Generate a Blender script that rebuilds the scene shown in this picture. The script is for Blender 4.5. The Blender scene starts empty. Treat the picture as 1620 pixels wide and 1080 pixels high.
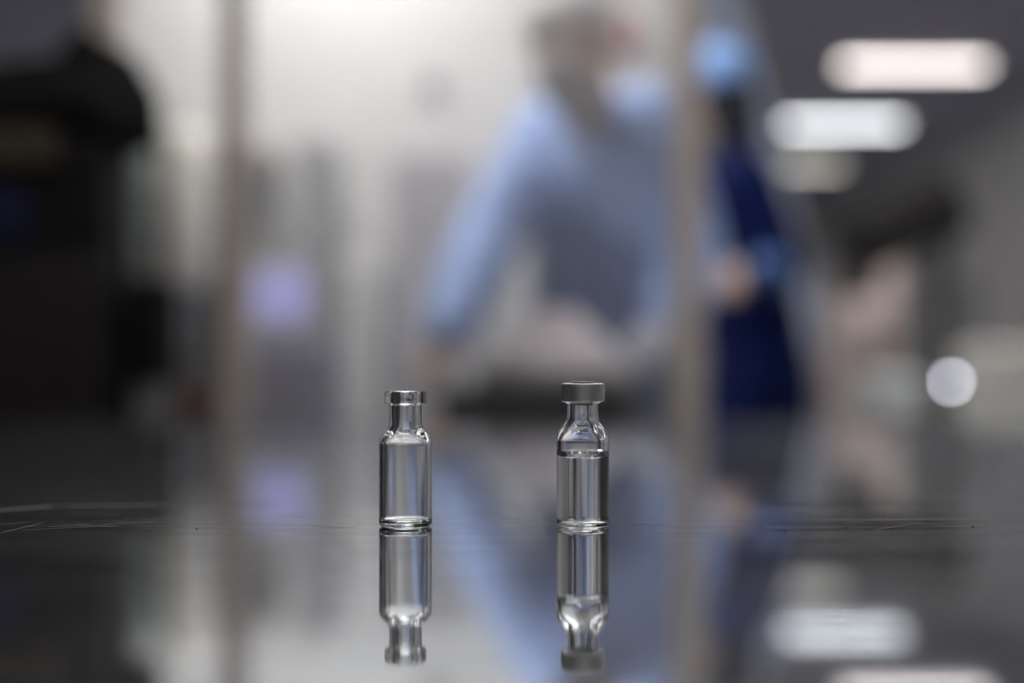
import bpy, bmesh, math, random
from mathutils import Vector, Matrix
random.seed(7)
scene = bpy.context.scene
C = scene.collection
PI = math.pi

# ---------------------------------------------------------------- camera, world, exposure
TABLE_Z = 0.90
CAM_H = 0.0484
F_PX = 2100.0
FOCUS = 0.42
cam_d = bpy.data.cameras.new('camera')
cam = bpy.data.objects.new('camera', cam_d)
C.objects.link(cam)
cam.location = (0, 0, TABLE_Z + CAM_H)
cam.rotation_euler = (PI/2, 0, 0)
cam_d.sensor_width = 36.0
cam_d.lens = F_PX/1620*36.0
cam_d.shift_y = 50.0/1620            # horizon lies a little below the middle of the frame
cam_d.clip_start = 0.01
cam_d.clip_end = 100
cam_d.dof.use_dof = True
cam_d.dof.focus_distance = FOCUS - 0.002
cam_d.dof.aperture_fstop = 2.75
scene.camera = cam

world = bpy.data.worlds.new('world')
scene.world = world
world.use_nodes = True
bg = world.node_tree.nodes['Background']
bg.inputs[0].default_value = (0.8, 0.85, 1.0, 1)
bg.inputs[1].default_value = 0.05

vs = scene.view_settings
vs.view_transform = 'Standard'
vs.look = 'None'
vs.exposure = 0.0
vs.gamma = 1.0
vs.use_curve_mapping = False
cy = scene.cycles
cy.use_denoising = True
cy.max_bounces = 24
cy.transmission_bounces = 20
cy.glossy_bounces = 8
cy.diffuse_bounces = 4
cy.transparent_max_bounces = 24
cy.caustics_reflective = True
cy.caustics_refractive = True
cy.blur_glossy = 0.3
cy.sample_clamp_indirect = 12.0

# brightness of all lamps, the added fill lights included
TUBE_E = 4.9          # hall strip lights
NEAR_E = 7.0         # strip lights over the near bench
BOOTH_E = 31.0        # light panel in the booth

# ---------------------------------------------------------------- helpers
def P(px, py, d):
    """point seen at pixel (px, py) at distance d"""
    return Vector(((px-810)/F_PX*d, d, TABLE_Z + CAM_H + (590-py)/F_PX*d))

def mat(name, col, rough=0.5, metal=0.0, emis=None, estr=0.0, noise=0.0, nscale=8.0, bump=0.0, spec=0.5):
    m = bpy.data.materials.new(name)
    m.use_nodes = True
    nt = m.node_tree
    b = nt.nodes['Principled BSDF']
    b.inputs['Base Color'].default_value = (*col, 1)
    b.inputs['Roughness'].default_value = rough
    b.inputs['Metallic'].default_value = metal
    b.inputs['Specular IOR Level'].default_value = spec
    if emis:
        b.inputs['Emission Color'].default_value = (*emis, 1)
        b.inputs['Emission Strength'].default_value = estr
    if noise or bump:
        tc = nt.nodes.new('ShaderNodeTexCoord')
        n = nt.nodes.new('ShaderNodeTexNoise')
        n.inputs['Scale'].default_value = nscale
        n.inputs['Detail'].default_value = 4
        nt.links.new(tc.outputs['Object'], n.inputs['Vector'])
        if noise:
            mx = nt.nodes.new('ShaderNodeMix'); mx.data_type = 'RGBA'
            mx.inputs[6].default_value = (*[max(0, c*(1-noise)) for c in col], 1)
            mx.inputs[7].default_value = (*[min(1, c*(1+noise)) for c in col], 1)
            nt.links.new(n.outputs['Fac'], mx.inputs[0])
            nt.links.new(mx.outputs[2], b.inputs['Base Color'])
        if bump:
            bp = nt.nodes.new('ShaderNodeBump')
            bp.inputs['Strength'].default_value = bump
            bp.inputs['Distance'].default_value = 0.002
            nt.links.new(n.outputs['Fac'], bp.inputs['Height'])
            nt.links.new(bp.outputs[0], b.inputs['Normal'])
    return m

def obj(name, bm, m=None, parent=None, smooth=False, loc=None):
    me = bpy.data.meshes.new(name)
    bmesh.ops.recalc_face_normals(bm, faces=bm.faces[:])
    bm.to_mesh(me); bm.free()
    o = bpy.data.objects.new(name, me)
    C.objects.link(o)
    if m:
        for mm in (m if isinstance(m, (list, tuple)) else [m]):
            me.materials.append(mm)
    if smooth:
        for p in me.polygons: p.use_smooth = True
    if parent:
        o.parent = parent
    if loc is not None:
        o.location = loc
    return o

def tag(o, label=None, cat=None, group=None, kind=None):
    if label: o['label'] = label
    if cat: o['category'] = cat
    if group: o['group'] = group
    if kind: o['kind'] = kind
    return o

def thing(name, label, cat, loc=(0, 0, 0), group=None, rotz=0.0):
    o = bpy.data.objects.new(name, None)
    C.objects.link(o)
    o.empty_display_size = 0.1
    o.location = loc
    o.rotation_euler = (0, 0, rotz)
    return tag(o, label, cat, group)

def copy_tree(o, parent=None):
    c = o.copy(); C.objects.link(c)
    if parent: c.parent = parent
    for ch in [k for k in bpy.data.objects if k.parent == o]:
        copy_tree(ch, c)
    return c

def add_box(bm, lo, hi, bevel=0.0, seg=2):
    x0, y0, z0 = lo; x1, y1, z1 = hi
    b2 = bmesh.new()
    bmesh.ops.create_cube(b2, size=1)
    for v in b2.verts:
        v.co = Vector(((x0+x1)/2+v.co.x*(x1-x0), (y0+y1)/2+v.co.y*(y1-y0), (z0+z1)/2+v.co.z*(z1-z0)))
    if bevel:
        bmesh.ops.bevel(b2, geom=b2.edges[:], offset=bevel, segments=seg, affect='EDGES', profile=0.5)
    merge(bm, b2)
    return bm

def merge(bm, b2, M=None):
    if M is not None: b2.transform(M)
    tmp = bpy.data.meshes.new('tmp')
    b2.to_mesh(tmp); b2.free()
    bm.from_mesh(tmp)
    bpy.data.meshes.remove(tmp)

def box(lo, hi, bevel=0.0, seg=2):
    return add_box(bmesh.new(), lo, hi, bevel, seg)

def lathe(profile, n=96, closed=False, matf=None):
    """profile: list of (r, z); closed=True joins last to first"""
    bm = bmesh.new()
    rings = []
    for r, z in profile:
        if r < 1e-7:
            rings.append([bm.verts.new((0, 0, z))])
        else:
            rings.append([bm.verts.new((r*math.cos(2*PI*k/n), r*math.sin(2*PI*k/n), z)) for k in range(n)])
    m = len(rings)
    for i in range(m if closed else m-1):
        a, b = rings[i], rings[(i+1) % m]
        for k in range(n):
            k2 = (k+1) % n
            if len(a) == 1 and len(b) == 1: continue
            if len(a) == 1: f = bm.faces.new((a[0], b[k2], b[k]))
            elif len(b) == 1: f = bm.faces.new((a[k], a[k2], b[0]))
            else: f = bm.faces.new((a[k], a[k2], b[k2], b[k]))
            if matf: f.material_index = matf(i)
    return bm

def arc(cx, cz, r, a0, a1, n=6):
    return [(cx+r*math.cos(math.radians(a0+(a1-a0)*i/n)), cz+r*math.sin(math.radians(a0+(a1-a0)*i/n))) for i in range(n+1)]

def tube(bm, secs, side=Vector((1, 0, 0)), n=20, caps=True):
    """elliptical tube. secs: list of (center, r_side, r_other)"""
    rings = []
    N = len(secs)
    side = Vector(side)
    for i, (c, ra, rb) in enumerate(secs):
        c = Vector(c)
        t = (Vector(secs[min(i+1, N-1)][0]) - Vector(secs[max(i-1, 0)][0])).normalized()
        u = side - t*side.dot(t)
        if u.length < 1e-4: u = Vector((0, 1, 0)) - t*t.y
        u.normalize(); w = t.cross(u)
        rings.append([bm.verts.new(c+u*ra*math.cos(2*PI*k/n)+w*rb*math.sin(2*PI*k/n)) for k in range(n)])
        if caps and i in (0, N-1):
            s = -1 if i == 0 else 1
            extra = []
            for fr, ff in ((0.8, 0.6), (0.45, 0.88)):
                cc = c+t*s*min(ra, rb)*ff
                extra.append([bm.verts.new(cc+u*ra*fr*math.cos(2*PI*k/n)+w*rb*fr*math.sin(2*PI*k/n)) for k in range(n)])
            tip = bm.verts.new(c+t*s*min(ra, rb))
            if i == 0: start = (extra, tip)
            else: end = (extra, tip)
    seq = rings
    if caps: seq = start[0][::-1] + rings + end[0]
    for a, b in zip(seq[:-1], seq[1:]):
        for k in range(n):
            bm.faces.new((a[k], a[(k+1) % n], b[(k+1) % n], b[k]))
    if caps:
        for k in range(n):
            bm.faces.new((start[1], seq[0][(k+1) % n], seq[0][k]))
            bm.faces.new((end[1], seq[-1][k], seq[-1][(k+1) % n]))
    return bm

def ball(bm, c, r, rot=None, seg=24):
    b2 = bmesh.new()
    bmesh.ops.create_uvsphere(b2, u_segments=seg, v_segments=seg//2+2, radius=1)
    M = Matrix.Translation(Vector(c))
    if rot is not None: M = M @ rot.to_4x4()
    M = M @ Matrix.Diagonal((*([r]*3 if isinstance(r, (int, float)) else r), 1))
    merge(bm, b2, M)
    return bm

def remesh(o, voxel, smooth=2):
    m = o.modifiers.new('join', 'REMESH'); m.mode = 'VOXEL'; m.voxel_size = voxel; m.use_smooth_shade = True
    s = o.modifiers.new('soft', 'SMOOTH'); s.factor = 0.5; s.iterations = smooth
    return o

# ---------------------------------------------------------------- materials of the setting
def glass_mat(name, ior, col=(1, 1, 1)):
    m = bpy.data.materials.new(name); m.use_nodes = True
    nt = m.node_tree; nt.nodes.clear()
    g = nt.nodes.new('ShaderNodeBsdfGlass'); g.inputs['IOR'].default_value = ior
    g.inputs['Roughness'].default_value = 0.0; g.inputs['Color'].default_value = (*col, 1)
    out = nt.nodes.new('ShaderNodeOutputMaterial'); nt.links.new(g.outputs[0], out.inputs[0])
    return m
def pane_mat(name, haze, hcol=(0.9, 0.9, 0.92), tint=(1, 1, 1)):
    m = bpy.data.materials.new(name); m.use_nodes = True
    nt = m.node_tree; nt.nodes.clear()
    N = nt.nodes.new
    tr = N('ShaderNodeBsdfTransparent'); tr.inputs[0].default_value = (*tint, 1)
    gl = N('ShaderNodeBsdfGlossy'); gl.inputs['Roughness'].default_value = 0.05
    fr = N('ShaderNodeFresnel'); fr.inputs[0].default_value = 1.45
    m1 = N('ShaderNodeMixShader')
    nt.links.new(fr.outputs[0], m1.inputs[0]); nt.links.new(tr.outputs[0], m1.inputs[1]); nt.links.new(gl.outputs[0], m1.inputs[2])
    di = N('ShaderNodeBsdfDiffuse'); di.inputs[0].default_value = (*hcol, 1)
    tl = N('ShaderNodeBsdfTranslucent'); tl.inputs[0].default_value = (*hcol, 1)
    m2 = N('ShaderNodeMixShader'); m2.inputs[0].default_value = 0.5
    nt.links.new(di.outputs[0], m2.inputs[1]); nt.links.new(tl.outputs[0], m2.inputs[2])
    m3 = N('ShaderNodeMixShader')
    no = N('ShaderNodeTexNoise'); no.inputs['Scale'].default_value = 3.0
    tc = N('ShaderNodeTexCoord'); nt.links.new(tc.outputs['Object'], no.inputs['Vector'])
    mr = N('ShaderNodeMapRange'); mr.inputs[3].default_value = haze*0.85; mr.inputs[4].default_value = haze*1.15
    nt.links.new(no.outputs['Fac'], mr.inputs[0]); nt.links.new(mr.outputs[0], m3.inputs[0])
    nt.links.new(m1.outputs[0], m3.inputs[1]); nt.links.new(m2.outputs[0], m3.inputs[2])
    out = N('ShaderNodeOutputMaterial'); nt.links.new(m3.outputs[0], out.inputs[0])
    return m

def steel_top():
    """polished sheet steel, faint grain along x, worn by fine scratches"""
    m = bpy.data.materials.new('polished_steel_top'); m.use_nodes = True
    nt = m.node_tree; nt.nodes.clear(); N = nt.nodes.new; L = nt.links.new
    tc = N('ShaderNodeTexCoord')
    def mapped(sx, sy, rz=0.0, loc=(0, 0, 0)):
        mp = N('ShaderNodeMapping'); mp.inputs['Scale'].default_value = (sx, sy, 1)
        mp.inputs['Rotation'].default_value = (0, 0, rz); mp.inputs['Location'].default_value = loc
        L(tc.outputs['Object'], mp.inputs[0]); return mp
    grain = N('ShaderNodeTexNoise'); grain.inputs['Scale'].default_value = 1.0; grain.inputs['Detail'].default_value = 5
    L(mapped(9, 420).outputs[0], grain.inputs['Vector'])
    broad = N('ShaderNodeTexNoise'); broad.inputs['Scale'].default_value = 1.0; broad.inputs['Detail'].default_value = 2
    L(mapped(6, 40).outputs[0], broad.inputs['Vector'])
    bump = N('ShaderNodeBump'); bump.inputs['Strength'].default_value = 0.35; bump.inputs['Distance'].default_value = 0.00002
    L(grain.outputs['Fac'], bump.inputs['Height'])
    sharp = N('ShaderNodeBsdfGlossy'); sharp.inputs['Color'].default_value = (0.75, 0.77, 0.80, 1)
    sharp.inputs['Roughness'].default_value = 0.035
    L(bump.outputs[0], sharp.inputs['Normal'])
    wide = N('ShaderNodeBsdfGlossy'); wide.inputs['Color'].default_value = (0.42, 0.42, 0.43, 1); wide.inputs['Roughness'].default_value = 0.42
    dif = N('ShaderNodeBsdfDiffuse'); dif.inputs[0].default_value = (0.07, 0.068, 0.066, 1)
    m0 = N('ShaderNodeMixShader'); m0.inputs[0].default_value = 0.5
    L(wide.outputs[0], m0.inputs[1]); L(dif.outputs[0], m0.inputs[2])
    st1 = N('ShaderNodeTexNoise'); st1.inputs['Scale'].default_value = 1.0; st1.inputs['Detail'].default_value = 3
    L(mapped(6, 150, 0.004).outputs[0], st1.inputs['Vector'])
    av = N('ShaderNodeMath'); av.operation = 'MULTIPLY_ADD'; av.inputs[1].default_value = 0.65
    hf = N('ShaderNodeMath'); hf.operation = 'MULTIPLY'; hf.inputs[1].default_value = 0.35
    L(grain.outputs['Fac'], hf.inputs[0]); L(st1.outputs['Fac'], av.inputs[0]); L(hf.outputs[0], av.inputs[2])
    mr = N('ShaderNodeMapRange'); mr.inputs[1].default_value = 0.38; mr.inputs[2].default_value = 0.62
    mr.inputs[3].default_value = 0.02; mr.inputs[4].default_value = 0.22
    L(av.outputs[0], mr.inputs[0])
    m1 = N('ShaderNodeMixShader'); L(mr.outputs[0], m1.inputs[0]); L(sharp.outputs[0], m1.inputs[1]); L(m0.outputs[0], m1.inputs[2])
    out = N('ShaderNodeOutputMaterial'); L(m1.outputs[0], out.inputs[0])
    return m

M = dict(
    wall=mat('wall_paint', (0.48, 0.47, 0.47), 0.7, noise=0.05),
    wall_dark=mat('dark_wall_paint', (0.10, 0.10, 0.11), 0.7, noise=0.1),
    ceiling=mat('ceiling_board', (0.42, 0.42, 0.50), 0.8, noise=0.05),
    floor=mat('floor_vinyl', (0.25, 0.25, 0.26), 0.35, noise=0.08),
    steel=mat('brushed_steel', (0.5, 0.5, 0.5), 0.3, 1.0),
    booth_frame=mat('beige_aluminium_frame', (0.66, 0.58, 0.51), 0.45, 0.0, noise=0.05),
    booth_wall=mat('booth_panel_white', (0.60, 0.60, 0.60), 0.5, noise=0.04),
    roof=mat('booth_roof', (0.6, 0.6, 0.6), 0.6),
    black=mat('black_enamel', (0.008, 0.007, 0.007), 0.65, spec=0.2),
    blackbrown=mat('dark_brown_panel', (0.014, 0.011, 0.009), 0.5, noise=0.2),
    navy_panel=mat('navy_panel', (0.006, 0.008, 0.05), 0.4),
    grey=mat('grey_enamel', (0.20, 0.20, 0.205), 0.45, noise=0.05),
    lgrey=mat('light_grey_enamel', (0.5, 0.5, 0.5), 0.45, noise=0.04),
    white=mat('white_enamel', (0.75, 0.75, 0.73), 0.4),
    glass=glass_mat('vial_glass', 1.50, (0.992, 0.996, 0.994)),
    pane=pane_mat('dusty_glass', 0.10),
)

# ---------------------------------------------------------------- room shell
X0, X1, Y0, Y1, ZC = -4.2, 4.2, -2.6, 18.0, 3.15
def struct(name, bm, m):
    return tag(obj(name, bm, m), kind='structure')
struct('floor', box((X0-.1, Y0-.1, -0.1), (X1+.1, Y1+.1, 0)), M['floor'])
struct('ceiling', box((X0-.1, Y0-.1, ZC), (X1+.1, Y1+.1, ZC+.1)), M['ceiling'])
struct('wall_left', box((X0-.1, Y0, 0), (X0, Y1, ZC)), M['wall_dark'])
struct('wall_right', box((X1, Y0, 0), (X1+.1, Y1, ZC)), M['wall'])
struct('wall_back', box((X0, Y1, 0), (X1, Y1+.1, ZC)), M['wall'])
struct('wall_front', box((X0, Y0-.1, 0), (X1, Y0, ZC)), M['wall'])
bm = bmesh.new()
add_box(bm, (X1-.02, Y0, 0), (X1, Y1, 0.1), 0.004)
struct('baseboard_right', bm, M['grey'])

# ---------------------------------------------------------------- ceiling strip lights
def tube_mat(name, col, s):
    m = mat(name, (0.9, 0.9, 0.9), 0.5, emis=col, estr=s); return m
def strip_light(x, y, col, s, label, group, length=0.99, z=ZC, depth=0.11):
    t = thing('ceiling_light', label, 'ceiling light', (x, y, z), group)
    h = bmesh.new()
    add_box(h, (-length/2-.03, -depth/2-.03, -.05), (length/2+.03, depth/2+.03, 0), 0.008)
    obj('housing', h, M['white'], t)
    dd = bmesh.new()
    add_box(dd, (-length/2, -depth/2, -.075), (length/2, depth/2, -.0505), 0.01)
    obj('diffuser', dd, tube_mat('lit_diffuser', col, s), t)
    return t
strip_light(2.80, 9.25, (1.0, 0.90, 0.88), TUBE_E, 'pinkish white strip light on the ceiling, highest of the row in view', 'hall strip lights')
strip_light(2.86, 11.45, (0.93, 0.96, 1.0), TUBE_E*1.15, 'cool white strip light on the ceiling, second highest of the row', 'hall strip lights')
strip_light(2.92, 13.8, (1.0, 0.97, 0.85), TUBE_E*0.45, 'dim warm strip light on the ceiling, lowest of the row beside the blue gowned figure', 'hall strip lights')
strip_light(2.87, 6.8, (1, 0.97, 0.95), TUBE_E, 'strip light on the ceiling above the frame, right of the booth', 'hall strip lights')
strip_light(-0.5, 0.4, (1, 0.98, 0.95), NEAR_E*2.0, 'long strip light on the ceiling above the steel table', 'bench strip lights', 1.6)
strip_light(1.1, 1.3, (1, 0.98, 0.95), NEAR_E*4.5, 'long fill light right of the steel table, added for the right booth post', 'bench strip lights', 1.6)  # added lamp, brightens the right booth post
strip_light(0.4, -1.4, (1, 0.98, 0.95), NEAR_E*2.0, 'long strip light on the ceiling behind the camera', 'bench strip lights', 1.6)

for x, wx in ((-2.2, 'left'), (0.55, 'right')):  # unseen lamps added to brighten the hall
    for y, wy in ((9.25, 'nearest'), (11.45, 'middle'), (13.8, 'farthest')):
        strip_light(x, y, (1, 0.97, 0.95), TUBE_E*10, wy+' strip light of the '+wx+' added fill row, unseen behind the booth', 'added fill lights behind the booth')
strip_light(2.9, 4.4, (1, 0.97, 0.95), TUBE_E*5, 'added fill light beside the booth roof, out of view', 'hall strip lights')  # added above the frame to lift the hall's brightness
strip_light(1.5, 5.6, (1, 0.97, 0.95), TUBE_E*26, 'added fill light over the hall just beyond the booth corner', 'hall strip lights')  # added lamp for the fronts of crates, cabinet and wall
strip_light(1.0, 3.35, (1, 0.97, 0.95), TUBE_E*3, 'short added fill light above the worker in dark blue', 'hall strip lights', 0.5)  # added out of view for the curtain top and this worker's head
# ---------------------------------------------------------------- steel table with the vials
T = thing('steel_table', 'polished dark steel table the two vials stand on, mirroring the room', 'table', (0, 0, 0))
TY0, TY1, TX = -0.55, 1.41, 1.25
bm = bmesh.new()
add_box(bm, (-TX, TY0, TABLE_Z-.035), (TX, TY1, TABLE_Z), 0.003)
obj('tabletop', bm, steel_top(), T)
bm = bmesh.new()
for sx in (-1, 1):
    add_box(bm, (sx*(TX-.06)-.02, TY0+.04, TABLE_Z-.10), (sx*(TX-.06)+.02, TY1-.04, TABLE_Z-.036))
for yy in (TY0+.06, TY1-.06):
    add_box(bm, (-TX+.04, yy-.02, TABLE_Z-.10), (TX-.04, yy+.02, TABLE_Z-.036))
obj('apron', bm, M['steel'], T)
for sx in (-1, 1):
    for yy in (TY0+.06, TY1-.06):
        obj('leg', box((sx*(TX-.06)-.022, yy-.022, 0), (sx*(TX-.06)+.022, yy+.022, TABLE_Z-.10), 0.004), M['steel'], T)

def on_table(px, py):
    d = CAM_H*F_PX/(py-590); return Vector(((px-810)/F_PX*d, d, TABLE_Z))
def scratch(bm, pts, w):
    n = len(pts)
    for k in range(n-1):
        a, b = pts[k], pts[k+1]
        t = (b-a).normalized(); sd = Vector((-t.y, t.x, 0))*w*.5
        ha = w*.35 if k else 0; hb = w*.35 if k < n-2 else 0
        vs = [bm.verts.new(p) for p in (a-sd, b-sd, b+sd, a+sd, a+Vector((0, 0, ha+1e-5)), b+Vector((0, 0, hb+1e-5)))]
        bm.faces.new((vs[0], vs[1], vs[5], vs[4])); bm.faces.new((vs[4], vs[5], vs[2], vs[3]))
bm = bmesh.new()
def sline(p0, p1, w, bow=0.0, n=10):
    pts = []
    for k in range(n+1):
        t = k/n; q = on_table(p0[0]+(p1[0]-p0[0])*t, p0[1]+(p1[1]-p0[1])*t+bow*math.sin(PI*t)); pts.append(q)
    scratch(bm, pts, w)
sline((-30, 809), (90, 800), .0005); sline((90, 800), (455, 796.5), .0006)
sline((0, 843), (70, 826), .0001); sline((75, 833), (142, 829), .00012); sline((30, 838), (160, 832), .0001)
sline((690, 810), (880, 829), .00014, -3); sline((885, 828), (965, 826), .0001); sline((975, 826), (1075, 831), .00012, 1)
sline((1290, 822), (1620, 818), .00018, 1); sline((1380, 838), (1460, 826), .00012)
rs = random.Random(11)
for k in range(75):
    x = rs.choice((rs.uniform(-20, 560), rs.uniform(100, 420), rs.uniform(680, 1640))); y = rs.gauss(828, 9)
    if y < 806: continue
    l = rs.uniform(8, 90); sline((x, y), (x+l, y+rs.uniform(-.06, .05)*l), rs.uniform(.00003, .00009), rs.uniform(-1, 1), 5)
tag(obj('scratches', bm, mat('scratched_metal', (0.18, 0.18, 0.175), 0.5, 0.2), T), kind='stuff')

# ---- vials, millimetres
def mm(pr): return [(r/1000, z/1000) for r, z in pr]
def smooth_pts(pts, it=2):
    for _ in range(it):          # corner cutting keeps both ends
        q = [pts[0]]
        for a, b in zip(pts[:-1], pts[1:]):
            q.append((a[0]*.75+b[0]*.25, a[1]*.75+b[1]*.25)); q.append((a[0]*.25+b[0]*.75, a[1]*.25+b[1]*.75))
        q.append(pts[-1]); pts = q
    return pts
def vial_profile(shoulder, inner, rim_r, rim_z0, rim_z1, bore, wall=1.15, level=None):
    """outer wall from the bottom centre up to the rim, then the inner wall back down"""
    body_r, neck_r, neck_z = shoulder[0][0], shoulder[-1][0], shoulder[-1][1]
    out = [(0, 0.75), (3.0, 0.62), (5.2, 0.35), (6.3, 0.05), (6.9, 0.0)]
    out += arc(body_r-1.3, 1.3, 1.3, -80, 0, 7)
    sp = smooth_pts(shoulder)
    out += sp
    out.append((neck_r, rim_z0-0.6))
    out += arc(neck_r+0.5, rim_z0-0.5, 0.5, 180, 90, 3)
    out += arc(rim_r-0.8, rim_z0+0.8, 0.8, -90, 0, 5)
    out += arc(rim_r-0.7, rim_z1-0.7, 0.7, 0, 90, 5)
    n_out = len(out)
    inn = arc(bore+0.6, rim_z1-0.6, 0.6, 90, 180, 5)
    ir = body_r-wall
    inn += smooth_pts(inner, 2)
    wet = None
    if level is not None:
        inn.append((ir, level)); wet = n_out+len(inn)-1
    inn += arc(ir-1.6, 1.3+1.6, 1.6, 0, -85, 7)
    inn += [(3.5, 1.4), (0, 1.65)]
    return out+inn, wet, ir
IN_A = [(3.3,33.2),(3.3,32.0),(3.5,31.0),(4.0,30.0),(4.7,29.2),(5.5,28.6),(6.3,28.0),(6.9,27.2),(7.18,26.2),(7.2,25.0)]
IN_B = [(3.2,35.6),(3.2,34.6),(3.35,33.6),(3.8,32.4),(4.5,31.3),(5.4,30.3),(6.2,29.4),(6.8,28.4),(7.12,27.3),(7.15,26.0)]
SH_A = [(8.35,26.2),(8.3,27.2),(8.08,28.0),(7.7,28.65),(7.2,29.2),(6.7,29.68),(6.25,30.15),(5.85,30.65),(5.5,31.2),(5.25,31.9),(5.15,32.8)]
SH_B = [(8.3,27.0),(8.25,28.2),(8.05,29.1),(7.7,29.95),(7.25,30.7),(6.7,31.4),(6.15,32.0),(5.65,32.6),(5.25,33.3),(5.0,34.1),(4.87,35.2)]

VD = FOCUS
# empty vial
prof, _, _ = vial_profile(SH_A, IN_A, 6.6, 38.6, 42.7, 3.3)
v = obj('glass_vial', lathe(mm(prof), 128), M['glass'], smooth=True, loc=((641.5-810)/F_PX*VD, VD, TABLE_Z+0.00005))
tag(v, 'empty clear glass vial with open rim, left of the capped vial on the steel table', 'vial')

# filled vial
LEVEL = 23.9     # where the liquid climbs on the glass
prof, wet, ir = vial_profile(SH_B, IN_B, 6.4, 40.2, 43.9, 3.2, level=LEVEL)
fv = thing('capped_vial', 'glass vial of clear liquid under a grey crimped metal cap on the steel table', 'vial',
           ((922-810)/F_PX*VD, VD, TABLE_Z+0.00005))
wetm = glass_mat('vial_glass_wet_inside', 1.50/1.333, (0.995, 0.998, 0.996))
obj('glass_body', lathe(mm(prof), 128, matf=lambda i: 1 if i >= wet else 0), [M['glass'], wetm], fv, smooth=True)
# liquid: its skin towards the glass is the glass's own wet wall, so it is clear; the free surface refracts as water
clear = bpy.data.materials.new('liquid_against_glass'); clear.use_nodes = True
nt = clear.node_tree; nt.nodes.clear()
tr = nt.nodes.new('ShaderNodeBsdfTransparent'); ou = nt.nodes.new('ShaderNodeOutputMaterial'); nt.links.new(tr.outputs[0], ou.inputs[0])
water = glass_mat('liquid_surface', 1.333)
g = 0.01
liq = [(0, 1.66+g), (3.5, 1.4+g)] + [(r-g, z+g) for r, z in arc(ir-1.6, 1.3+1.6, 1.6, -85, 0, 7)] + [(ir-g, LEVEL)]
n_side = len(liq)-1
for k in range(1, 9):
    x = k*0.42
    liq.append((ir-g-x, LEVEL-2.3*(1-math.exp(-x/0.85))))
liq.append((0, LEVEL-2.3))
obj('liquid', lathe(mm(liq), 128, matf=lambda i: 1 if i >= n_side else 0), [clear, water], fv, smooth=True)
# stopper
rub = mat('grey_rubber', (0.025, 0.025, 0.027), 0.45)
st = [(0, 45.70), (3.0, 45.70), (3.35, 45.62), (3.5, 45.35), (3.6, 44.8), (3.75, 44.0), (6.2, 43.95), (6.3, 43.9), (3.08, 43.0), (3.05, 38.6), (2.9, 38.3), (1.8, 38.4), (0, 39.4)]
obj('stopper', lathe(mm(st), 96), rub, fv, smooth=False)
# crimped aluminium cap with a punched centre and a curled lower lip
capm = mat('dull_aluminium', (0.55, 0.54, 0.53), 0.45, 1.0, noise=0.06, nscale=900, bump=0.08)
cp = [(3.75, 44.9), (3.8, 45.12), (4.3, 45.16)] + \
     [(6.1, 45.15)] + arc(6.15, 44.5, 0.65, 80, 5, 6) + [(6.86, 44.0), (6.93, 42.3), (6.9, 40.5)] + arc(6.2, 39.9, 0.66, 0, -90, 5) + \
     [(5.6, 39.15), (5.1, 38.75), (4.95, 38.85), (5.0, 39.2), (5.5, 39.55), (6.3, 39.75), (6.55, 40.4), (6.6, 43.6), (6.2, 44.3), (4.5, 44.5), (3.8, 44.8)]
cap = obj('crimp_cap', lathe(mm(cp), 128, closed=True), capm, fv, smooth=True)
obj('cap_rim', lathe(mm([(3.42, 45.66), (3.55, 45.74), (3.72, 45.66), (3.78, 45.17), (3.66, 45.17), (3.60, 45.55)]), 96, closed=True),
    mat('cut_edge', (0.30, 0.30, 0.30), 0.3, 1.0), cap, smooth=True)

# specks of dust on the table, in focus
dust = mat('dust_dark', (0.03, 0.025, 0.02), 0.8)
for px, py in ((1242, 840), (1338, 835), (1539, 833), (311, 836)):
    d = CAM_H*F_PX/(py-590)
    b = bmesh.new(); ball(b, (0, 0, 0.0002), (0.0003, 0.0003, 0.0002), seg=8)
    s = obj('dust_speck', b, dust, loc=((px-810)/F_PX*d, d, TABLE_Z))
    w = {1242: 'dark speck on the steel table, nearest to the capped vial', 1338: 'dark speck on the steel table, middle one of the three right of the vials',
         1539: 'dark speck on the steel table, outermost to the right', 311: 'dark speck on the steel table, left of the empty vial'}[px]
    tag(s, w, 'speck', 'specks on the table')

# ---------------------------------------------------------------- glazed booth behind the table
B = thing('glass_booth', 'bright booth with beige posts and dusty glass around the bending worker', 'booth', (0, 0, 0))
BF, BB = 2.30, 4.05
px_l, px_r = (372-810)/F_PX*BF, (1086-810)/F_PX*BF
def post(x, y, w=0.048):
    return obj('post', box((x-w/2, y-.03, 0), (x+w/2, y+.03, 2.62), 0.004), M['booth_frame'], B)
post(px_l, BF, 0.040); post(px_r, BF, 0.046); post(-0.70, BF)
obj('top_rail', box((-0.73, BF-.032, 2.62), (px_r+.03, BF+.032, 2.70), 0.004), M['booth_frame'], B)
obj('glass_pane', box((px_l+.022, BF-.004, 0.06), (px_r-.022, BF+.004, 2.62)), M['pane'], B)
obj('glass_pane', box((-.675, BF-.004, 0.06), (px_l-.022, BF+.004, 2.62)), pane_mat('clean_glass', 0.025), B)
obj('back_panel', box((-1.22, BB, 0), (0.52, BB+.05, 2.70)), M['booth_wall'], B)
b = bmesh.new()
vs_ = [b.verts.new(p) for p in ((-.72, BF+.05, 2.72), (px_r+.02, BF+.05, 2.72), (.70, BB+.05, 2.72), (-1.22, BB+.05, 2.72))]
f_ = b.faces.new(vs_); ex = bmesh.ops.extrude_face_region(b, geom=[f_])
for v_ in [g for g in ex['geom'] if isinstance(g, bmesh.types.BMVert)]: v_.co.z += .04
obj('roof_panel', b, M['roof'], B)

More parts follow.
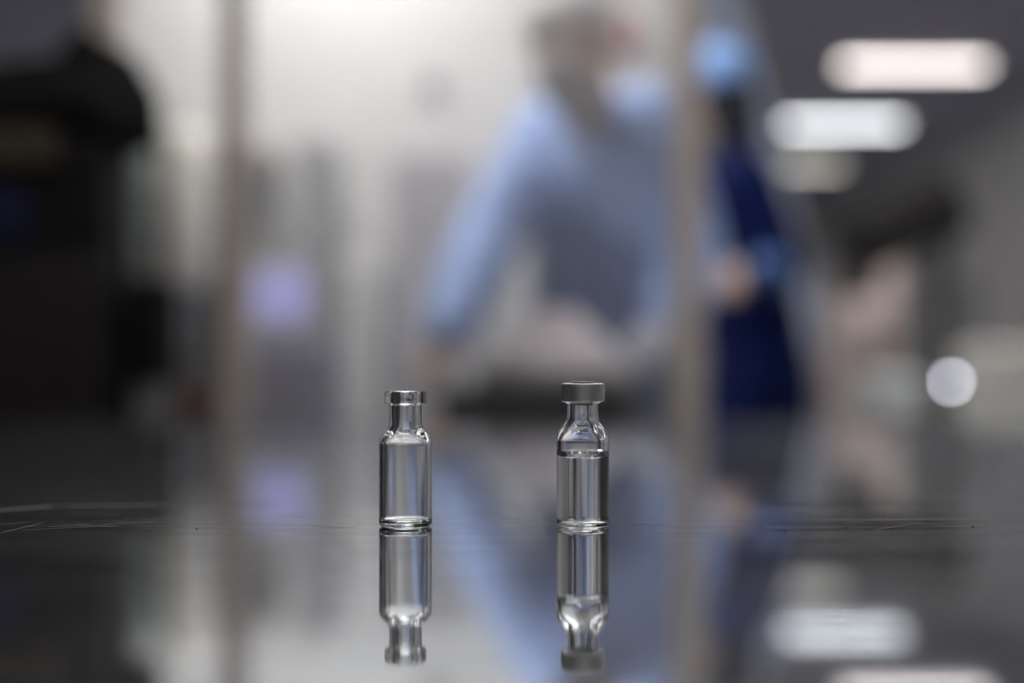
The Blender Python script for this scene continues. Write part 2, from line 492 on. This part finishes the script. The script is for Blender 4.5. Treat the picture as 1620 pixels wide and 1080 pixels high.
def panel_light(x, y, z, sx, sy, s, col=(1, .98, .95)):
    f = obj('light_panel', box((x-sx/2-.02, y-sy/2-.02, z-.03), (x+sx/2+.02, y+sy/2+.02, z), 0.004), M['white'], B)
    obj('diffuser', box((x-sx/2, y-sy/2, z-.04), (x+sx/2, y+sy/2, z-.0305)), tube_mat('lit_panel', col, s), f)
panel_light(-0.56, 3.62, 2.72, 0.55, 0.30, BOOTH_E)
panel_light(-0.10, 2.9, 2.72, 0.5, 0.3, BOOTH_E*0.75)
panel_light(-0.58, 2.62, 2.72, 0.3, 0.3, BOOTH_E*1.2)  # added panel, lights the tank fronts

# contents of the booth
def cabinet(name, label, cat, x0, x1, y0, y1, z0, z1, m, handle=True, doors=1):
    t = thing(name, label, cat, ((x0+x1)/2, (y0+y1)/2, z0))
    w, dp, h = (x1-x0), (y1-y0), z1-z0
    obj('body', box((-w/2, -dp/2+.02, 0), (w/2, dp/2, h), 0.006), m, t)
    for k in range(doors):
        a, b = -w/2+w*k/doors+.004, -w/2+w*(k+1)/doors-.004
        d = obj('door', box((a, -dp/2, .04), (b, -dp/2+.0195, h-.02), 0.004), m, t)
        if handle:
            obj('handle', box((b-.035, -dp/2-.025, h*.5-.07), (b-.022, -dp/2-.0005, h*.5+.07), 0.004), M['steel'], d)
    return t
a, b = P(462, 0, 3.7).x, P(520, 0, 3.7).x
cabinet('locker', 'narrow mid grey locker against the back wall of the booth', 'locker', a, b, 3.7, 4.04, 0, P(0, 215, 3.7).z, mat('locker_grey', (0.33, 0.33, 0.335), 0.5))
a, b = P(543, 0, 3.4).x, P(600, 0, 3.4).x
cabinet('cabinet', 'white waist high cabinet right of the grey locker in the booth', 'cabinet', a, b, 3.4, 3.68, 0, P(0, 405, 3.4).z, M['white'])
a, b = P(613, 0, 3.5).x, P(735, 0, 3.5).x
cabinet('cabinet', 'grey cabinet behind the reaching arm of the bending worker', 'cabinet', a, b, 3.5, 3.8, 0, P(0, 235, 3.5).z, mat('mid_grey_door', (0.47, 0.46, 0.48), 0.5), doors=2)
# lavender screen on a cart
c = P(445, 462, 2.75)
t = thing('monitor', 'small monitor with a glowing lavender screen inside the booth', 'monitor', (c.x, c.y, c.z-.09))
obj('bezel', box((-.062, 0, .024), (.062, .03, .146), 0.006), M['lgrey'], t)
obj('screen', box((-.056, -.004, .03), (.056, -.0005, .14)), mat('lit_screen', (0.2, 0.2, 0.3), 0.3, emis=(0.50, 0.48, 0.95), estr=0.6), t)
obj('stand', box((-.03, -.02, -.005), (.03, .04, .012), 0.003), M['grey'], t)
z = c.z-.096
cabinet('cart', 'lavender grey cart carrying the monitor inside the booth', 'cart', c.x-.085, c.x+.095, 2.70, 2.98, 0, z, mat('lavender_grey', (0.30, 0.29, 0.38), 0.5))
# sensor and call point on the wall
c = P(685, 135, 4.02)
t = thing('wall_sensor', 'small dark round sensor on the bright back wall of the booth', 'sensor', (c.x, 4.049, c.z))
bb = lathe([(0, 0), (.035, 0), (.035, .012), (.028, .02), (0, .022)], 32); bb.transform(Matrix.Rotation(PI/2, 4, 'X')); obj('base', bb, M['grey'], t)
c = P(985, 48, 4.0)
t = thing('alarm_box', 'red alarm box on the booth wall beside the head of the bending worker', 'alarm box', (c.x, 4.049, c.z))
obj('body', box((-.04, -.05, -.06), (.04, 0, .06), 0.01), mat('alarm_red', (0.45, 0.10, 0.12), 0.4), t)
bb = lathe([(0, 0), (.02, 0), (.02, .008), (0, .01)], 24); bb.transform(Matrix.Translation((0, -.0505, 0)) @ Matrix.Rotation(PI/2, 4, 'X'))
obj('button', bb, M['white'], t)

# tanks at the left part of the booth
def tank(px, d, r, ytop, ybot, m, label):
    c = P(px, 0, d); zt, zb = P(0, ytop, d).z, P(0, ybot, d).z
    t = thing('tank', label, 'tank', (c.x, d, 0), 'upright tanks')
    obj('body', lathe([(0, zb), (r*.8, zb), (r, zb+.03), (r, zt-.05), (r*.85, zt-.015), (r*.4, zt), (0, zt)], 48), m, t, smooth=True)
    obj('lid', lathe([(0, zt+.0), (r*.3, zt), (r*.3, zt+.02), (0, zt+.025)], 32), M['grey'], t, smooth=True)
    for k in range(3):
        an = 2*PI*k/3+.5
        q = bmesh.new(); tube(q, [((r*.6*math.cos(an), r*.6*math.sin(an), 0.01), .012, .012), ((r*.6*math.cos(an), r*.6*math.sin(an), zb+.02), .012, .012)], n=12)
        obj('leg', q, M['steel'], t)
tank(298, 3.0, 0.055, 200, 460, mat('tank_cream', (0.85, 0.83, 0.76), 0.5), 'tall cream grey tank behind the left glass pane of the booth')
tank(231, 3.05, 0.030, 225, 425, mat('tank_green', (0.24, 0.28, 0.27), 0.5), 'slim greenish grey tank left of the cream one')
z0 = P(0, 192, 3.3).z
bk = thing('wall_board', 'brown grey board on the booth wall behind the upright tanks', 'board', (P(290, 0, 4).x, 4.049, 0))
obj('board', box((P(200, 0, 4).x-P(290, 0, 4).x, -.02, P(0, 480, 4).z), (P(374, 0, 4).x-P(290, 0, 4).x, 0, P(0, 215, 4).z), .004), mat('board_brown', (0.09, 0.075, 0.065), 0.6), bk)
t = thing('wall_shelf', 'brownish shelf board above the two upright tanks', 'shelf', (P(295, 0, 3.3).x, 3.3, z0))
obj('board', box((-.16, .45, -.035), (.11, .74, .02), 0.003), mat('shelf_brown', (0.30, 0.25, 0.24), 0.6), t)
for sx in (-.1, .06):
    obj('bracket', box((sx, .5, -.12), (sx+.02, .74, -.0355), 0.002), M['grey'], t)
cabinet('cabinet', 'dark brown floor cabinet behind and below the upright tanks', 'cabinet', -1.35, P(352, 0, 3.4).x, 3.3, 3.7, 0, P(0, 470, 3.3).z, mat('brown_cabinet', (0.03, 0.025, 0.022), 0.5), doors=2)

# dark counter and machine in front of the bending worker
cx0, cx1 = P(705, 0, 1.95).x, P(985, 0, 1.95).x
ct = P(0, 614, 1.95).z
t = thing('counter', 'dark counter between the steel table and the booth glass', 'counter', ((cx0+cx1)/2, 1.95, 0))
w = cx1-cx0
obj('top', box((-w/2, -.15, ct-.04), (w/2, .25, ct), 0.004), mat('counter_top', (0.05, 0.048, 0.05), 0.5), t)
obj('front_panel', box((-w/2+.02, -.13, .1), (w/2-.02, -.11, ct-.0405)), M['blackbrown'], t)
for sx in (-w/2+.02, w/2-.05):
    obj('side_panel', box((sx, -.1095, 0), (sx+.03, .24, ct-.0405)), M['blackbrown'], t)
# rounded feed bowl machine
c = P(880, 0, 2.1)
zt, zb = P(0, 490, 2.1).z, ct
t = thing('hopper', 'mauve grey cone shaped hopper on the dark counter', 'hopper', (c.x, 2.06, ct))
h = zt-ct
obj('cone', lathe([(0, .012), (.118, .012), (.122, .03), (.10, h*.42), (.045, h*.86), (.03, h*.98), (0, h)], 48), mat('mauve_grey', (0.62, 0.57, 0.61), 0.5), t, smooth=True)
obj('base', lathe([(0, 0), (.13, 0), (.13, .0115), (0, .0115)], 48), M['grey'], t)

# ---------------------------------------------------------------- curtain right of the booth
def curtain():
    bm = bmesh.new()
    d = 4.2
    rows, cols = 14, 60
    zs = [2.7 - 2.65*i/rows for i in range(rows+1)]
    g = []
    for z in zs:
        # right edge runs outwards on its way down
        py = 590-(z-TABLE_Z-CAM_H)*F_PX/d
        xr = P(1168+max(0, py)*0.28, 0, d).x
        xr = min(xr, P(1292, 0, d).x)
        xl = P(1085, 0, d).x
        g.append([bm.verts.new((xl+(xr-xl)*k/cols, d+.018*math.sin(k*0.75), z)) for k in range(cols+1)])
    for i in range(rows):
        for k in range(cols):
            bm.faces.new((g[i][k], g[i][k+1], g[i+1][k+1], g[i+1][k]))
    o = obj('curtain', bm, mat('curtain_grey', (0.42, 0.46, 0.58), 0.8), smooth=True)
    s = o.modifiers.new('thick', 'SOLIDIFY'); s.thickness = 0.004
    tag(o, 'grey curtain hanging behind the worker in dark blue, its edge slanting out', 'curtain')
    r = bmesh.new(); tube(r, [((P(1080, 0, d).x, d, 2.72), .012, .012), ((P(1200, 0, d).x, d, 2.72), .012, .012)], side=Vector((0, 1, 0)), n=12)
    obj('rail', r, M['steel'], o)
curtain()

# ---------------------------------------------------------------- people
def lerp(a, b, t): return a+(b-a)*t
def hand(bm, wrist, dirv, palm_n, thumb_side, curl=0.5, spread=1.0, g=0.0):
    """palm plus four fingers and a thumb. dirv: towards fingertips, palm_n: palm facing, thumb_side: +1/-1 along dirv x palm_n"""
    dv = Vector(dirv).normalized(); pn = Vector(palm_n); pn = (pn-dv*pn.dot(dv)).normalized(); sd = dv.cross(pn)*thumb_side
    w = Vector(wrist)
    tube(bm, [(w, .026+g, .019+g), (w+dv*.03, .033+g, .017+g), (w+dv*.065, .040+g, .015+g), (w+dv*.088, .039+g, .012+g)], side=sd, n=16)
    for k, (off, ln) in enumerate(((.028, .072), (.010, .080), (-.009, .074), (-.026, .058))):
        p0 = w+dv*.082+sd*off
        pts = [p0]; a = 0.15
        d0 = (dv+sd*off*1.5*spread).normalized()
        for f in (.42, .32, .26):
            a += curl*(0.75)
            d1 = (d0*math.cos(a)+pn*math.sin(a))
            pts.append(pts[-1]+d1*ln*f)
        tube(bm, [(p, r+g*.6, r+g*.6) for p, r in zip(pts, (.0095, .009, .008, .007))], side=sd, n=10)
    t0 = w+dv*.022+sd*.026
    t1 = t0+(dv*.55+sd*.75+pn*.25).normalized()*.036
    t2 = t1+(dv*.8+sd*.25+pn*.45).normalized()*.030
    t3 = t2+(dv*.85+sd*.0+pn*.5).normalized()*.024
    tube(bm, [(t0, .013+g, .013+g), (t1, .011+g, .011+g), (t2, .0095+g, .0095+g), (t3, .008+g, .008+g)], side=pn, n=10)

def head(bm, c, fwd, up):
    f = Vector(fwd).normalized(); u = Vector(up); u = (u-f*u.dot(f)).normalized(); s = f.cross(u)
    R = Matrix((s, f, u)).transposed()
    ball(bm, c+u*.035-f*.01, (.074, .092, .085), R)
    ball(bm, c-u*.035+f*.022, (.058, .065, .078), R)
    tube(bm, [(c-u*.02+f*.07, .02, .02), (c-u*.095+f*.066, .024, .02)], side=s, n=12)      # muzzle and chin
    tube(bm, [(c+u*.012+f*.085, .007, .008), (c-u*.025+f*.104, .014, .012)], side=s, n=12)  # nose
    for k in (-1, 1):
        ball(bm, c+s*k*.076-u*.012-f*.008, (.008, .017, .030), R, 12)
        ball(bm, c+s*k*.03+u*.022+f*.08, (.018, .01, .007), R, 12)       # brow
    tube(bm, [(c-u*.058+f*.090, .018, .006), (c-u*.066+f*.090, .016, .006)], side=s, n=12)   # lips
    return f, u, s, R

def person(label, J, mats, cap_col, voxel=0.006, mask=True, apron=None, sleeve=.018, glove=None, cuff=None, hem=.16, hair=None, palm_n=Vector((0, 0.2, -1))):
    """J: joints; every figure is one body mesh, clothes are children"""
    t = thing('person', label, 'person', (J['hip'].x, J['hip'].y, 0))
    base = Vector((J['hip'].x, J['hip'].y, 0))
    j = {k: (v-base if k not in ('fwd', 'up', 'pdir_l', 'pdir_r') else v) for k, v in J.items()}
    sh = (j['sh_r']-j['sh_l']); sh_m = (j['sh_r']+j['sh_l'])/2; side = sh.normalized()
    hipw = Vector((side.x, side.y, 0)).normalized()*.088
    def torso(bm, inf, lo=0.0):
        hw = min(max(sh.length/2, .13), .2)
        secs = [(j['hip']-Vector((0, 0, .05)), .16+inf, .105+inf), (j['hip']+Vector((0, 0, .05)), .165+inf, .11+inf),
                (lerp(j['hip'], sh_m, .38), .145+inf, .105+inf), (lerp(j['hip'], sh_m, .68), .168+inf, .118+inf),
                (lerp(j['hip'], sh_m, .90), .165+inf, .105+inf), (lerp(j['hip'], sh_m, 1.0), .12+inf, .08+inf)]
        tube(bm, secs, side=side, n=28)
        tube(bm, [(j['sh_l'], .055+inf, .055+inf), (sh_m+Vector((0, 0, .015)), .07+inf, .07+inf), (j['sh_r'], .055+inf, .055+inf)], side=Vector((0, 0, 1)), n=20)
    def arm(bm, k, inf, end=1.0):
        a, b, c = j['sh_'+k], j['el_'+k], j['wr_'+k]
        tube(bm, [(a, .056+inf, .056+inf), (lerp(a, b, .5), .048+inf, .048+inf), (b, .040+inf, .040+inf)], n=18)
        e = lerp(b, c, end)
        tube(bm, [(b, .040+inf, .040+inf), (lerp(b, e, .3), .041+inf, .041+inf), (e, .028+inf, .026+inf)], n=18)
    def legs(bm, inf, z0=0.09):
        for k in (-1, 1):
            h = j['hip']+hipw*k-Vector((0, 0, .04)); f = Vector((h.x, h.y, z0)); kn = Vector((h.x, h.y, .48))-Vector((0, .02, 0))
            tube(bm, [(h, .088+inf, .09+inf), (lerp(h, kn, .5), .075+inf, .075+inf), (kn, .055+inf, .058+inf), (lerp(kn, f, .35), .054+inf, .056+inf), (f, .038+inf, .04+inf)], side=side, n=20)
    bm = bmesh.new()
    torso(bm, 0); arm(bm, 'l', 0); arm(bm, 'r', 0); legs(bm, 0)
    hc = j['head']; f, u, s, R = head(bm, hc, J['fwd'], J['up'])
    tube(bm, [(sh_m, .062, .062), (lerp(sh_m, hc, .5)-f*.01, .053, .055), (hc-u*.04-f*.02, .052, .056)], side=s, n=18)
    for k, ts in (('l', 1), ('r', -1)):
        fd = J['pdir_'+k]
        hand(bm, j['wr_'+k], fd, palm_n, ts)
    for k in (-1, 1):
        h = j['hip']+hipw*k
        fx = Vector((J['fwd'].x, J['fwd'].y, 0)).normalized()
        tube(bm, [(Vector((h.x, h.y, .05))-fx*.05, .036, .034), (Vector((h.x, h.y, .05))+fx*.05, .042, .03), (Vector((h.x, h.y, .035))+fx*.14, .038, .02)], side=side, n=14)
    body = remesh(obj('body', bm, mats['skin'], t), voxel)
    bm = bmesh.new(); torso(bm, .014); arm(bm, 'l', sleeve, .93); arm(bm, 'r', sleeve, .93)
    tube(bm, [(j['hip']+Vector((0, 0, .03)), .185, .13), (j['hip']-Vector((0, 0, hem)), .19, .138)], side=side, n=28)
    gown = remesh(obj('gown', bm, mats['gown'], t), .008)
    bm = bmesh.new(); legs(bm, .016); tube(bm, [(j['hip']-Vector((0, 0, .08)), .176, .122), (j['hip']-Vector((0, 0, .12)), .17, .12)], side=side, n=24)
    remesh(obj('trousers', bm, mats['trousers'], t), .009)
    for k in (-1, 1):
        h = j['hip']+hipw*k; fx = Vector((J['fwd'].x, J['fwd'].y, 0)).normalized()
        b = bmesh.new()
        tube(b, [(Vector((h.x, h.y, .048))-fx*.06, .044, .044), (Vector((h.x, h.y, .048))+fx*.05, .05, .04), (Vector((h.x, h.y, .034))+fx*.15, .046, .028)], side=side, n=14)
        obj('shoe', b, mats['shoe'], t, smooth=True)
    # cap over the hair
    b = bmesh.new(); ball(b, hc+u*.052-f*.018, (.090, .105, .084), R, 32)
    bmesh.ops.bisect_plane(b, geom=b.verts[:]+b.edges[:]+b.faces[:], plane_co=hc+u*.02+f*.0, plane_no=(u*1.0-f*.35).normalized(), clear_inner=True)
    for v_ in b.verts: v_.co += (v_.co-hc).normalized()*.004*math.sin(v_.co.x*240)*math.sin(v_.co.y*210)
    co = obj('hair_cap', b, cap_col, t, smooth=True)
    sm = co.modifiers.new('thick', 'SOLIDIFY'); sm.thickness = .003
    b = bmesh.new(); tube(b, [(hc-u*.005+f*.078, .048, .030), (hc-u*.045+f*.082, .052, .034), (hc-u*.082+f*.058, .046, .034)], side=s, n=20)
    if mask: obj('face_mask', b, mats['mask'], t, smooth=True)
    for k in (-1, 1):
        b = bmesh.new(); ball(b, hc+s*k*.03+u*.006+f*.078, .0115, R, 12); obj('eye', b, M['white'], t, smooth=True)
    if hair:
        b = bmesh.new(); ball(b, hc-f*.03-u*.01, (.080, .075, .085), R, 24); tube(b, [(hc-f*.035-u*.06, .064, .055), (lerp(sh_m, hc, .15)-f*.02, .072, .066)], side=s, n=18)
        remesh(obj('hair', b, hair, t), .008)
    if glove:
        b = bmesh.new(); fd = J['pdir_r']; hand(b, j['wr_r'], fd, Vector((0, 0.2, -1)), -1, g=.003)
        tube(b, [(j['wr_r']+(j['el_r']-j['wr_r'])*.25, .040, .040), (j['wr_r'], .036, .032)], n=16)
        remesh(obj('glove', b, glove, t), .005, 1)
    if cuff:
        for k in ('l', 'r'):
            b = bmesh.new(); a, c_ = j['el_'+k], j['wr_'+k]
            tube(b, [(lerp(a, c_, .30), .060, .058), (lerp(a, c_, .6), .056, .053), (lerp(a, c_, .92), .048, .045)], n=20, caps=False)
            q = obj('sleeve', b, cuff, t, smooth=True); q.modifiers.new('thick', 'SOLIDIFY').thickness = .003
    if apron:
        # sheet over the gown, chest to thighs; slate colour holds the torso's shade
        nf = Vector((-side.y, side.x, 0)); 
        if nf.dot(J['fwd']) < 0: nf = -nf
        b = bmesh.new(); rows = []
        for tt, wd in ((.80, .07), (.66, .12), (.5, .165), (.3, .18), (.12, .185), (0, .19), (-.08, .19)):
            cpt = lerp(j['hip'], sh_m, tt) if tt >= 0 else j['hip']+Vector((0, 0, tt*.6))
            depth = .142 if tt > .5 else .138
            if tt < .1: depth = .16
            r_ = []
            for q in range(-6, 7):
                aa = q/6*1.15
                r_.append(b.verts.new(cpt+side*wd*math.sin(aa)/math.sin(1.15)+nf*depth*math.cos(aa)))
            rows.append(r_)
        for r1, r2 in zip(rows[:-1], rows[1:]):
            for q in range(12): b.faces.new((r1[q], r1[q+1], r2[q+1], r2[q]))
        ao = obj('apron', b, apron, t, smooth=True)  # added sheet: shaded gown front as a darker colour
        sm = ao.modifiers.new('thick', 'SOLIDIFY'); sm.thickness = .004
    return t

skin = mat('skin', (0.60, 0.43, 0.34), 0.5)
D1 = 2.85
J1 = dict(head=P(908, 84, D1-.32), sh_l=P(872, 215, D1+.06), sh_r=P(1018, 200, D1-.12), el_l=P(775, 375, D1-.02), wr_l=P(706, 530, D1-.15),
          el_r=P(1092, 385, D1+.0), wr_r=P(1062, 515, D1-.22), hip=P(975, 600, D1+.10),
          fwd=Vector((-.45, -.80, -.30)), up=Vector((-.2, -.1, 1)), pdir_l=Vector((-.45, -.25, -.8)), pdir_r=Vector((-.45, -.8, -.25)))
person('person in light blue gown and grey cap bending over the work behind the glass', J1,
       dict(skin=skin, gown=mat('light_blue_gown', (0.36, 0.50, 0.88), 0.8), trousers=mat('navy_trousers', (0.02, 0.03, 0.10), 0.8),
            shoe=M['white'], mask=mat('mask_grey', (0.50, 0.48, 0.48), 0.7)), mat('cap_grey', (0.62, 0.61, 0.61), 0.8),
       apron=mat('slate_torso_shade', (0.10, 0.165, 0.37), 0.7), sleeve=.034, glove=mat('glove_grey', (0.45, 0.46, 0.55), 0.5), hem=.03)  # apron: torso shade put into a darker slate sheet
D2 = 3.4
J2 = dict(head=P(1140, 158, D2), sh_l=P(1138, 290, D2+.17), sh_r=P(1182, 286, D2-.16), el_l=P(1236, 425, D2+.15), wr_l=P(1186, 468, D2),
          el_r=P(1240, 418, D2-.2), wr_r=P(1190, 452, D2-.26), hip=P(1200, 600, D2+.02),
          fwd=Vector((-.35, .90, -.30)), up=Vector((-.2, 0, 1)), pdir_l=Vector((-1, -.2, -.15)), pdir_r=Vector((-1, -.1, .05)))
person('person in dark navy clothes and light blue cap standing right of the booth post', J2,
       dict(skin=skin, gown=mat('navy_tunic', (0.002, 0.008, 0.060), 0.9, spec=0.15), trousers=mat('dark_navy_trousers', (0.002, 0.008, 0.05), 0.9, spec=0.15),
            shoe=M['black'], mask=mat('mask_blue', (0.05, 0.09, 0.25), 0.7)), mat('cap_blue', (0.24, 0.42, 0.80), 0.8),
       palm_n=Vector((0, 1, -.4)), cuff=mat('mid_blue_sleeve', (0.06, 0.12, 0.30), 0.8), hair=mat('dark_hair', (0.010, 0.011, 0.02), 0.6))

# ---------------------------------------------------------------- black machine at the left
t = thing('inspection_machine', 'big black machine with a lumpy hood rising at the left edge', 'machine', (P(60, 0, 1.9).x, 1.9, 0))
bx = P(60, 0, 1.9).x
def L(px, py, d=1.9): 
    p = P(px, py, d); return Vector((p.x-bx, p.y-1.9, p.z))
obj('body', box((L(-1150, 0).x, 0, 0), (L(168, 0).x, .15, L(0, 215).z), 0.015), M['black'], t)
obj('rear_body', box((L(-1150, 0).x, .151, 0), (L(-20, 0).x, .5, L(0, 180).z), 0.015), M['black'], t)
b = bmesh.new()
tube(b, [(L(-140, 190)+Vector((0, .08, 0)), .07, .07), (L(-40, 165)+Vector((0, .08, 0)), .075, .07), (L(60, 150)+Vector((0, .08, 0)), .075, .07), (L(130, 150)+Vector((0, .08, 0)), .07, .07), (L(175, 190)+Vector((0, .08, 0)), .04, .05)], side=Vector((0, 0, 1)), n=24)
obj('hood', b, M['black'], t, smooth=True)
b = bmesh.new(); tube(b, [(L(70, 130)+Vector((0, .08, 0)), .035, .04), (L(116, 66)+Vector((0, .08, 0)), .05, .05), (L(165, 95)+Vector((0, .08, 0)), .035, .035), (L(200, 150)+Vector((0, .08, 0)), .028, .03), (L(212, 205)+Vector((0, .08, 0)), .02, .02)], side=Vector((0, 1, 0)), n=16)
obj('arm', b, M['black'], t, smooth=True)
obj('panel', box((L(-100, 0).x, -.02, L(0, 262).z), (L(95, 0).x, -.0005, L(0, 205).z), .004), mat('brown_strip', (0.06, 0.045, 0.03), .5), t)
obj('window', box((L(-120, 0).x, -.015, L(0, 385).z), (L(45, 0).x, -.0005, L(0, 300).z), .004), M['navy_panel'], t)
obj('lower_panel', box((L(-250, 0).x, -.02, .2), (L(160, 0).x, -.0005, L(0, 405).z), .004), M['blackbrown'], t)
# black hanging case + red can on a grey ramp
c = P(243, 0, 2.0)
t = thing('black_case', 'narrow black case standing right of the black machine', 'case', (c.x, 2.0, 0))
obj('body', box((-.028, -.03, P(0, 605, 2.0).z), (.026, .06, P(0, 440, 2.0).z), .01), M['black'], t)
obj('foot', box((-.02, -.02, 0), (.02, .04, P(0, 606, 2.0).z), .004), M['grey'], t)
c = P(305, 640, 2.0)
t = thing('red_canister', 'dark red canister on a small stand left of the booth post', 'canister', (c.x, 2.0, 0))
zb = P(0, 662, 2.0).z; zt = P(0, 618, 2.0).z
obj('body', lathe([(0, zb), (.018, zb), (.02, zb+.004), (.02, zt-.006), (.012, zt), (0, zt)], 32), mat('dark_red', (0.10, 0.008, 0.008), .5), t, smooth=True)
obj('stand', box((-.03, -.03, 0), (.03, .03, zb-.0005), .004), M['blackbrown'], t)

# ---------------------------------------------------------------- hall at the right
# black overhead unit on a stand
d = 6.5
c = P(1420, 360, d)
t = thing('overhead_machine', 'black angular machine head on a dark stand in the hall', 'machine', (c.x, d, 0))
b = bmesh.new()
add_box(b, (-.27, -.2, -.15), (.30, .2, .16), .05)
b.transform(Matrix.Translation((0, 0, c.z)) @ Matrix.Rotation(-.42, 4, 'Y'))
obj('head', b, M['black'], t)
xx = P(1488, 0, d).x-c.x
obj('column', box((xx-.035, -.05, .04), (xx+.035, .05, c.z+.02), .01), mat('charcoal', (0.03, 0.03, 0.032), .5), t)
obj('base', box((xx-.25, -.3, 0), (xx+.25, .3, .0395), .01), M['grey'], t)
xx = P(1340, 0, d).x-c.x
obj('guard', box((xx-.06, -.04, P(0, 470, d).z), (xx+.14, .04, c.z-.09), .01), mat('charcoal_guard', (0.06, 0.06, 0.062), .5), t)
# pinkish drum shape
def pixbox(name, label, cat, x0, x1, ytop, d, dep, m, zb=0.0, bev=.02):
    a, b_ = P(x0, 0, d).x, P(x1, 0, d).x
    t = thing(name, label, cat, ((a+b_)/2, d, zb)); w = b_-a; h = P(0, ytop, d).z-zb
    obj('body', box((-w/2, 0, .05), (w/2, dep, h), bev), m, t)
    for sx in (-1, 1):
        for yy in (.03, dep-.03):
            obj('foot', box((sx*(w/2-.03)-.015, yy-.015, 0), (sx*(w/2-.03)+.015, yy+.015, .0495)), M['black'], t)
    obj('door', box((-w/2+.015, -.015, .08), (w/2-.015, -.0005, h-.03), .004), m, t)
    return t
pixbox('cabinet', 'pale pinkish tall cabinet under the black machine head', 'cabinet', 1335, 1425, 410, 7.2, .4, mat('pale_pink', (0.75, 0.62, 0.58), .6))
pixbox('crate', 'pale grey green crate low in the hall left of the round lamp', 'crate', 1385, 1460, 590, 5.6, .4, mat('pale_green_grey', (0.75, 0.79, 0.78), .5))
pixbox('crate', 'off white crate at the right edge of the hall', 'crate', 1560, 1680, 545, 5.4, .4, mat('off_white', (0.72, 0.72, 0.66), .5))
pixbox('partition', 'dark grey screen in the hall behind the cabinets', 'screen', 1290, 1560, 440, 8.4, .05, mat('screen_grey', (0.22, 0.22, 0.23), .6))
c = P(1505, 604, 5.2)
t = thing('indicator_lamp', 'small round lavender white lamp glowing low in the hall', 'lamp', (c.x, 5.2, 0))
b = bmesh.new(); ball(b, (0, 0, c.z), .011, seg=16)
obj('bulb', b, tube_mat('lit_bulb', (0.85, 0.85, 1.0), 27), t, smooth=True)
obj('pole', lathe([(0, .01), (.008, .01), (.008, c.z-.012), (0, c.z-.012)], 16), M['grey'], t)
obj('foot', lathe([(0, 0), (.08, 0), (.08, .0095), (0, .0095)], 24), M['grey'], t)
